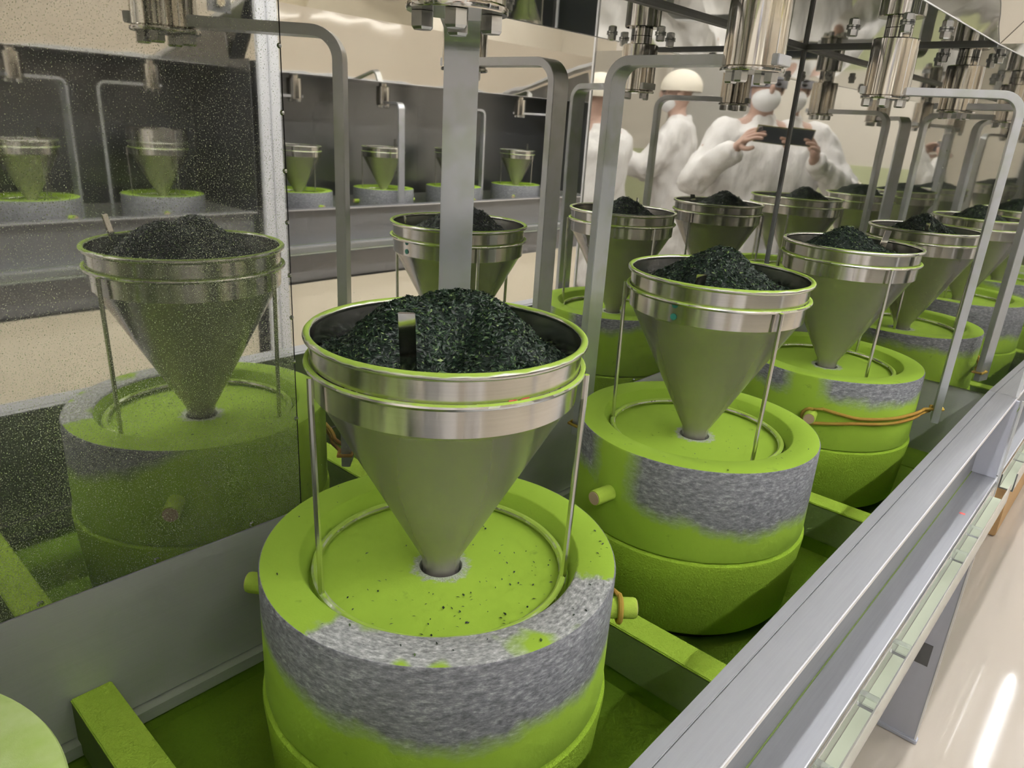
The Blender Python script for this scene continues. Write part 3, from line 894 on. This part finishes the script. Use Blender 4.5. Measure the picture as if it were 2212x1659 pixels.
# signs on the far cabinet
def plate(name, label, cat, x0, x1, z0, z1, y, mat, ink=None):
    t = thing(name, label, cat, ((x0 + x1) / 2, y, (z0 + z1) / 2 + H))
    w, h = (x1 - x0) / 2, (z1 - z0) / 2
    obj('plate', MB().box(-w, w, 0, 0.002, -h, h).mesh('plate', False), mat, t)
    return t, w, h
t, w, h = plate('paper_notice', 'small white notice with red lines on the far hood', 'notice', 2.23, 2.34, 0.155, 0.205, -1.66, MAT['white_label'])
for zz in (0.012, 0.0, -0.012):
    obj('text_line', MB().box(-w * 0.75, w * 0.7, 0.002, 0.0023, zz - 0.003, zz + 0.003).mesh('text_line', False), MAT['red_ink'], t)
t.rotation_euler = (R(0), 0, 0)
t.location = (2.28, OPP_Y - 0.295, 0.215 + H); t.rotation_euler = (R(-38), 0, 0)
t, w, h = plate('control_plate', 'dark switch plate with round knob on the far hood left of the pale post', 'switch plate', 1.49, 1.585, 0.33, 0.40, OPP_Y - 0.128, MAT['panel_dark'])
obj('knob', MB().lathe([(0, 0.02), (0.016, 0.02), (0.019, 0.002), (0, 0.002)], 24).xf(Matrix.Rotation(-PI / 2, 4, 'X')).mesh('knob'), MAT['polished'], t)
t, w, h = plate('yellow_label', 'yellow label strip on the far hood left of the pale post', 'label', 1.52, 1.63, 0.415, 0.44, OPP_Y - 0.128, MAT['yellow_label'])
t, w, h = plate('number_tag', 'small white tag at the foot of the pale post', 'tag', 1.675, 1.715, -0.405, -0.37, OPP_Y - 0.126, MAT['white_label'])
obj('text_line', MB().box(-w * 0.6, w * 0.6, 0.002, 0.0023, -0.004, 0.004).mesh('text_line', False), MAT['ink'], t)

# cardboard box on the floor beyond the leg
bx = thing('cardboard_box', 'brown cardboard box on the floor beyond the cabinet leg', 'box', (3.15, 0.38, 0))
obj('box_body', MB().box(-0.30, 0.55, -0.19, 0.25, 0.001, 0.34).mesh('box_body', True, 0.004), MAT['card'], bx)
obj('box_tape', MB().box(-0.302, 0.552, -0.03, 0.03, 0.26, 0.3415).mesh('box_tape', False), MAT['tape'], bx)

# ------------------------------------------------------------------ people
def skin_mesh(name, V, Ed, Rd, sub=2):
    me = bpy.data.meshes.new(name)
    me.from_pydata([tuple(v) for v in V], Ed, [])
    o = bpy.data.objects.new(name, me)
    COL.objects.link(o)
    md = o.modifiers.new('skin', 'SKIN')
    md.use_smooth_shade = True
    for i, r in enumerate(Rd):
        sv = me.skin_vertices[0].data[i]
        sv.radius = (r, r) if isinstance(r, (int, float)) else r
        sv.use_root = (i == 0)
    o.modifiers.new('sub', 'SUBSURF').levels = sub
    dg = bpy.context.evaluated_depsgraph_get()
    ev = o.evaluated_get(dg)
    out = bpy.data.meshes.new_from_object(ev)
    bpy.data.objects.remove(o)
    out.polygons.foreach_set('use_smooth', [True] * len(out.polygons))
    return out

def person(label, x, y, yaw, arms, k=1.0, cap='cap', head_pitch=0.0, group='people in white coats'):
    """standing figure, local +Y is where it faces; arms = {side: (elbow, wrist, palm_dir, palm_normal, curl)} in local metres"""
    t = thing('person', label, 'person', (x, y, 0), yaw - PI / 2, group)
    V, Ed, Rd = [], [], []
    def add(p, r, par=None):
        V.append(Vector(p) * 1.0); Rd.append(r)
        if par is not None: Ed.append((par, len(V) - 1))
        return len(V) - 1
    pel = add((0, 0, 0.92 * k), (0.125, 0.10))
    wai = add((0, 0, 1.06 * k), (0.115, 0.09), pel)
    che = add((0, 0.0, 1.22 * k), (0.125, 0.10), wai)
    upp = add((0, -0.005, 1.315 * k), (0.085, 0.075), che)
    nk = add((0, 0.005, 1.375 * k), 0.052, upp)
    nk2 = add((0, 0.015, 1.42 * k), 0.054, nk)
    hd = add((0, 0.028, 1.465 * k), (0.068, 0.080), nk2)
    hm = add((0, 0.022, 1.53 * k), (0.078, 0.094), hd)
    add((0, 0.015, 1.60 * k), (0.060, 0.075), hm)
    for s in (-1, 1):
        hip = add((s * 0.09, 0, 0.86 * k), 0.082, pel)
        kn = add((s * 0.10, 0.01, 0.49 * k), 0.055, hip)
        an = add((s * 0.10, -0.01, 0.09 * k), 0.038, kn)
        add((s * 0.105, 0.11, 0.040), 0.032, an)
        el, wr, pd, pn, curl = arms[s]
        sh = add((s * 0.165, 0, 1.325 * k), 0.056, upp)
        mid = (Vector((s * 0.165, 0, 1.325 * k)) + Vector(el)) / 2
        a1 = add(mid, 0.048, sh)
        e = add(el, 0.040, a1)
        f = add((Vector(el) + Vector(wr)) / 2, 0.037, e)
        w = add(wr, 0.026, f)
        pd = Vector(pd).normalized(); pn = Vector(pn); pn = (pn - pd * pn.dot(pd)).normalized()
        side = pd.cross(pn)
        pc = Vector(wr) + pd * 0.05
        pm = add(pc, (0.026, 0.018), w)
        for j, (off, ln) in enumerate(((-0.030, 0.072), (-0.010, 0.084), (0.010, 0.080), (0.029, 0.062))):
            b = add(pc + pd * 0.034 + side * off, 0.0095, pm)
            d1 = (pd * math.cos(curl) + pn * math.sin(curl)); d2 = (pd * math.cos(2 * curl) + pn * math.sin(2 * curl))
            b2 = add(V[b] + d1 * ln * 0.5, 0.0088, b)
            add(V[b2] + d2 * ln * 0.5, 0.0075, b2)
        th = add(pc + side * -0.034 * 1 - pd * 0.005 + pn * 0.008, 0.012, pm)
        t2 = add(V[th] + (pd * 0.7 - side * 0.6 + pn * 0.4).normalized() * 0.035, 0.0105, th)
        add(V[t2] + (pd * 0.9 - side * 0.1 + pn * 0.5).normalized() * 0.028, 0.009, t2)
    obj('body', skin_mesh('body', V, Ed, Rd), MAT['skin'], t)
    # coat (overall): torso, skirt and sleeves grown into one surface
    mb = MB()
    secs = [(0.48, 0.225, 0.175), (0.72, 0.215, 0.165), (0.95, 0.200, 0.150), (1.10, 0.195, 0.142), (1.24, 0.200, 0.136), (1.315, 0.165, 0.112), (1.36, 0.085, 0.080), (1.405, 0.066, 0.064)]
    rings = [[mb.bm.verts.new((rx * math.cos(2 * PI * q / 24), ry * math.sin(2 * PI * q / 24) - 0.004, zz * k)) for q in range(24)] for zz, rx, ry in secs]
    for a, b in zip(rings, rings[1:]):
        for q in range(24):
            mb.bm.faces.new((a[q], a[(q + 1) % 24], b[(q + 1) % 24], b[q]))
    mb.bm.faces.new(rings[0][::-1]); mb.bm.faces.new(rings[-1])
    for s in (-1, 1):
        sh, el, wr = Vector((s * 0.155, 0, 1.300 * k)), Vector(arms[s][0]), Vector(arms[s][1])
        chain = [(sh, 0.082), ((sh + el) / 2, 0.076), (el, 0.072), ((el + wr) / 2, 0.064), (wr, 0.047)]
        for (p, ra), (q, rb) in zip(chain, chain[1:]):
            mb.tube([p, p + (q - p) / 2, q], [ra, (ra + rb) / 2, rb], 16)
        for p, ra in chain[:-1]:
            mb.ellipsoid(p, (ra, ra, ra), 16, 10)
    raw = mb.mesh('coat_raw')
    ro = bpy.data.objects.new('coat_raw', raw); COL.objects.link(ro)
    rm = ro.modifiers.new('remesh', 'REMESH'); rm.mode = 'VOXEL'; rm.voxel_size = 0.014; rm.use_smooth_shade = True
    sm = ro.modifiers.new('smooth', 'SMOOTH'); sm.factor = 0.5; sm.iterations = 6
    cme = bpy.data.meshes.new_from_object(ro.evaluated_get(bpy.context.evaluated_depsgraph_get()))
    bpy.data.objects.remove(ro)
    cme.polygons.foreach_set('use_smooth', [True] * len(cme.polygons))
    for v in cme.vertices:                     # creases of the loose overall
        q = v.co * 9.0
        v.co += v.normal * (0.026 * noise.noise((q.x + x * 7, q.y, q.z * 0.6)) + 0.014 * noise.noise((q.x * 3, q.y * 3, q.z * 1.4 + x)))
    obj('coat', cme, MAT['coat'], t)
    for s in (-1, 1):
        obj('trouser_leg', MB().tube([(s * 0.10, 0, 0.52 * k), (s * 0.10, 0.0, 0.30 * k), (s * 0.102, -0.008, 0.10)], [0.085, 0.080, 0.074], 16).mesh('trouser_leg'), MAT['coat'], t)
        obj('boot', MB().ellipsoid((s * 0.105, 0.045, 0.052), (0.052, 0.145, 0.051)).mesh('boot'), MAT['shoe'], t)
    hz = 1.535 * k
    if cap == 'cap':
        cm = MB().ellipsoid((0, 0.004, hz + 0.022), (0.112, 0.124, 0.104), 28, 14, 0.0, 0.56)
        obj('bouffant_cap', cm.mesh('bouffant_cap'), MAT['cap'], t)
    else:
        cm = MB().ellipsoid((0, -0.008, hz + 0.010), (0.104, 0.118, 0.112), 28, 14, 0.0, 0.56)
        cm.ellipsoid((0, -0.035, hz - 0.02), (0.098, 0.085, 0.09), 24, 12, 0.1, 0.85)
        obj('hair_net', cm.mesh('hair_net'), MAT['net'], t)
    mk = MB().ellipsoid((0, 0.055, hz - 0.062), (0.066, 0.070, 0.060), 24, 14).mesh('face_mask')
    obj('face_mask', mk, MAT['mask'], t)
    obj('nose', MB().ellipsoid((0, 0.118, hz - 0.018), (0.012, 0.014, 0.024)).mesh('nose'), MAT['skin'], t)
    for s in (-1, 1):
        obj('eye', MB().ellipsoid((s * 0.031, 0.104, hz + 0.004), (0.014, 0.010, 0.008), 12, 8).mesh('eye'), MAT['eye'], t)
        obj('brow', MB().ellipsoid((s * 0.031, 0.106, hz + 0.022), (0.020, 0.008, 0.004), 12, 6).mesh('brow'), MAT['eye'], t)
        obj('ear', MB().ellipsoid((s * 0.083, 0.005, hz - 0.012), (0.012, 0.020, 0.030), 12, 8).mesh('ear'), MAT['skin'], t)
    return t

# the photographer: stands behind the lens, both hands on the phone
PH = Vector((0, 0, H)) + CR * 0.020 - fwd * 0.012 + CU * 0.006
ph_x, ph_y = -0.305, -0.225
ph_yaw = CAM_YAW
RZ = Matrix.Rotation(-(ph_yaw - PI / 2), 3, 'Z')
def loc_of(p): return RZ @ (Vector(p) - Vector((ph_x, ph_y, 0)))
def dir_of(d): return RZ @ Vector(d)
hr = loc_of(PH + CR * 0.105 - CU * 0.03 - fwd * 0.030)
hl = loc_of(PH - CR * 0.105 - CU * 0.05 - fwd * 0.030)
arms = {1: ((0.315, 0.10, 1.06), tuple(hr + Vector((0.022, -0.035, -0.055))), dir_of(CU * 0.8 - CR * 0.25 + fwd * 0.35), dir_of(-CR * 0.9 + fwd * 0.2), 0.55),
        -1: ((-0.315, 0.10, 1.05), tuple(hl + Vector((-0.022, -0.035, -0.055))), dir_of(CU * 0.8 + CR * 0.25 + fwd * 0.35), dir_of(CR * 0.9 + fwd * 0.2), 0.55)}
person('person in white coat, mask and grey hair net photographing with a phone, in the mirror', ph_x, ph_y, ph_yaw, arms, 0.985, 'net')
ph = thing('mobile_phone', 'dark mobile phone held up by the person photographing', 'phone')
ph.matrix_world = Matrix.Translation(PH) @ Matrix((CR, CU, -fwd)).transposed().to_4x4()
obj('phone_body', MB().box(-0.074, 0.074, -0.0365, 0.0365, -0.004, 0.004).mesh('phone_body', True, 0.003), MAT['phone'], ph)
obj('phone_frame', MB().box(-0.0748, 0.0748, -0.0373, 0.0373, -0.0022, 0.0022).mesh('phone_frame', True, 0.001), MAT['gold'], ph)
for lx, ly in ((0.062, -0.004), (0.062, 0.022)):
    obj('lens_ring', MB().torus(0.0085, 0.0016, -0.0045, 28, 8, (lx, ly)).mesh('lens_ring'), MAT['bolt'], ph)
rest = {1: ((0.26, -0.03, 1.02), (0.24, 0.10, 0.80), (0, 0.2, -1), (-1, 0, 0), 0.25), -1: ((-0.26, -0.03, 1.02), (-0.24, 0.10, 0.80), (0, 0.2, -1), (1, 0, 0), 0.25)}
reach = dict(rest); reach[-1] = ((-0.22, 0.16, 1.06), (-0.12, 0.38, 1.12), (0.1, 1, 0.1), (0.3, 0, -1), 0.3)
reach[1] = ((0.24, 0.12, 1.02), (0.16, 0.34, 1.06), (-0.2, 1, 0.1), (-0.3, 0, -1), 0.3)
person('person in cream bouffant cap and white coat turned sideways, in the mirror', -0.98, -1.03, math.atan2(-0.85, 0.5), reach, 0.985, 'cap')
person('person in white coat beside the far cabinets, half hidden by drive arms', -0.16, -1.06, R(-110), reach, 0.93, 'cap')
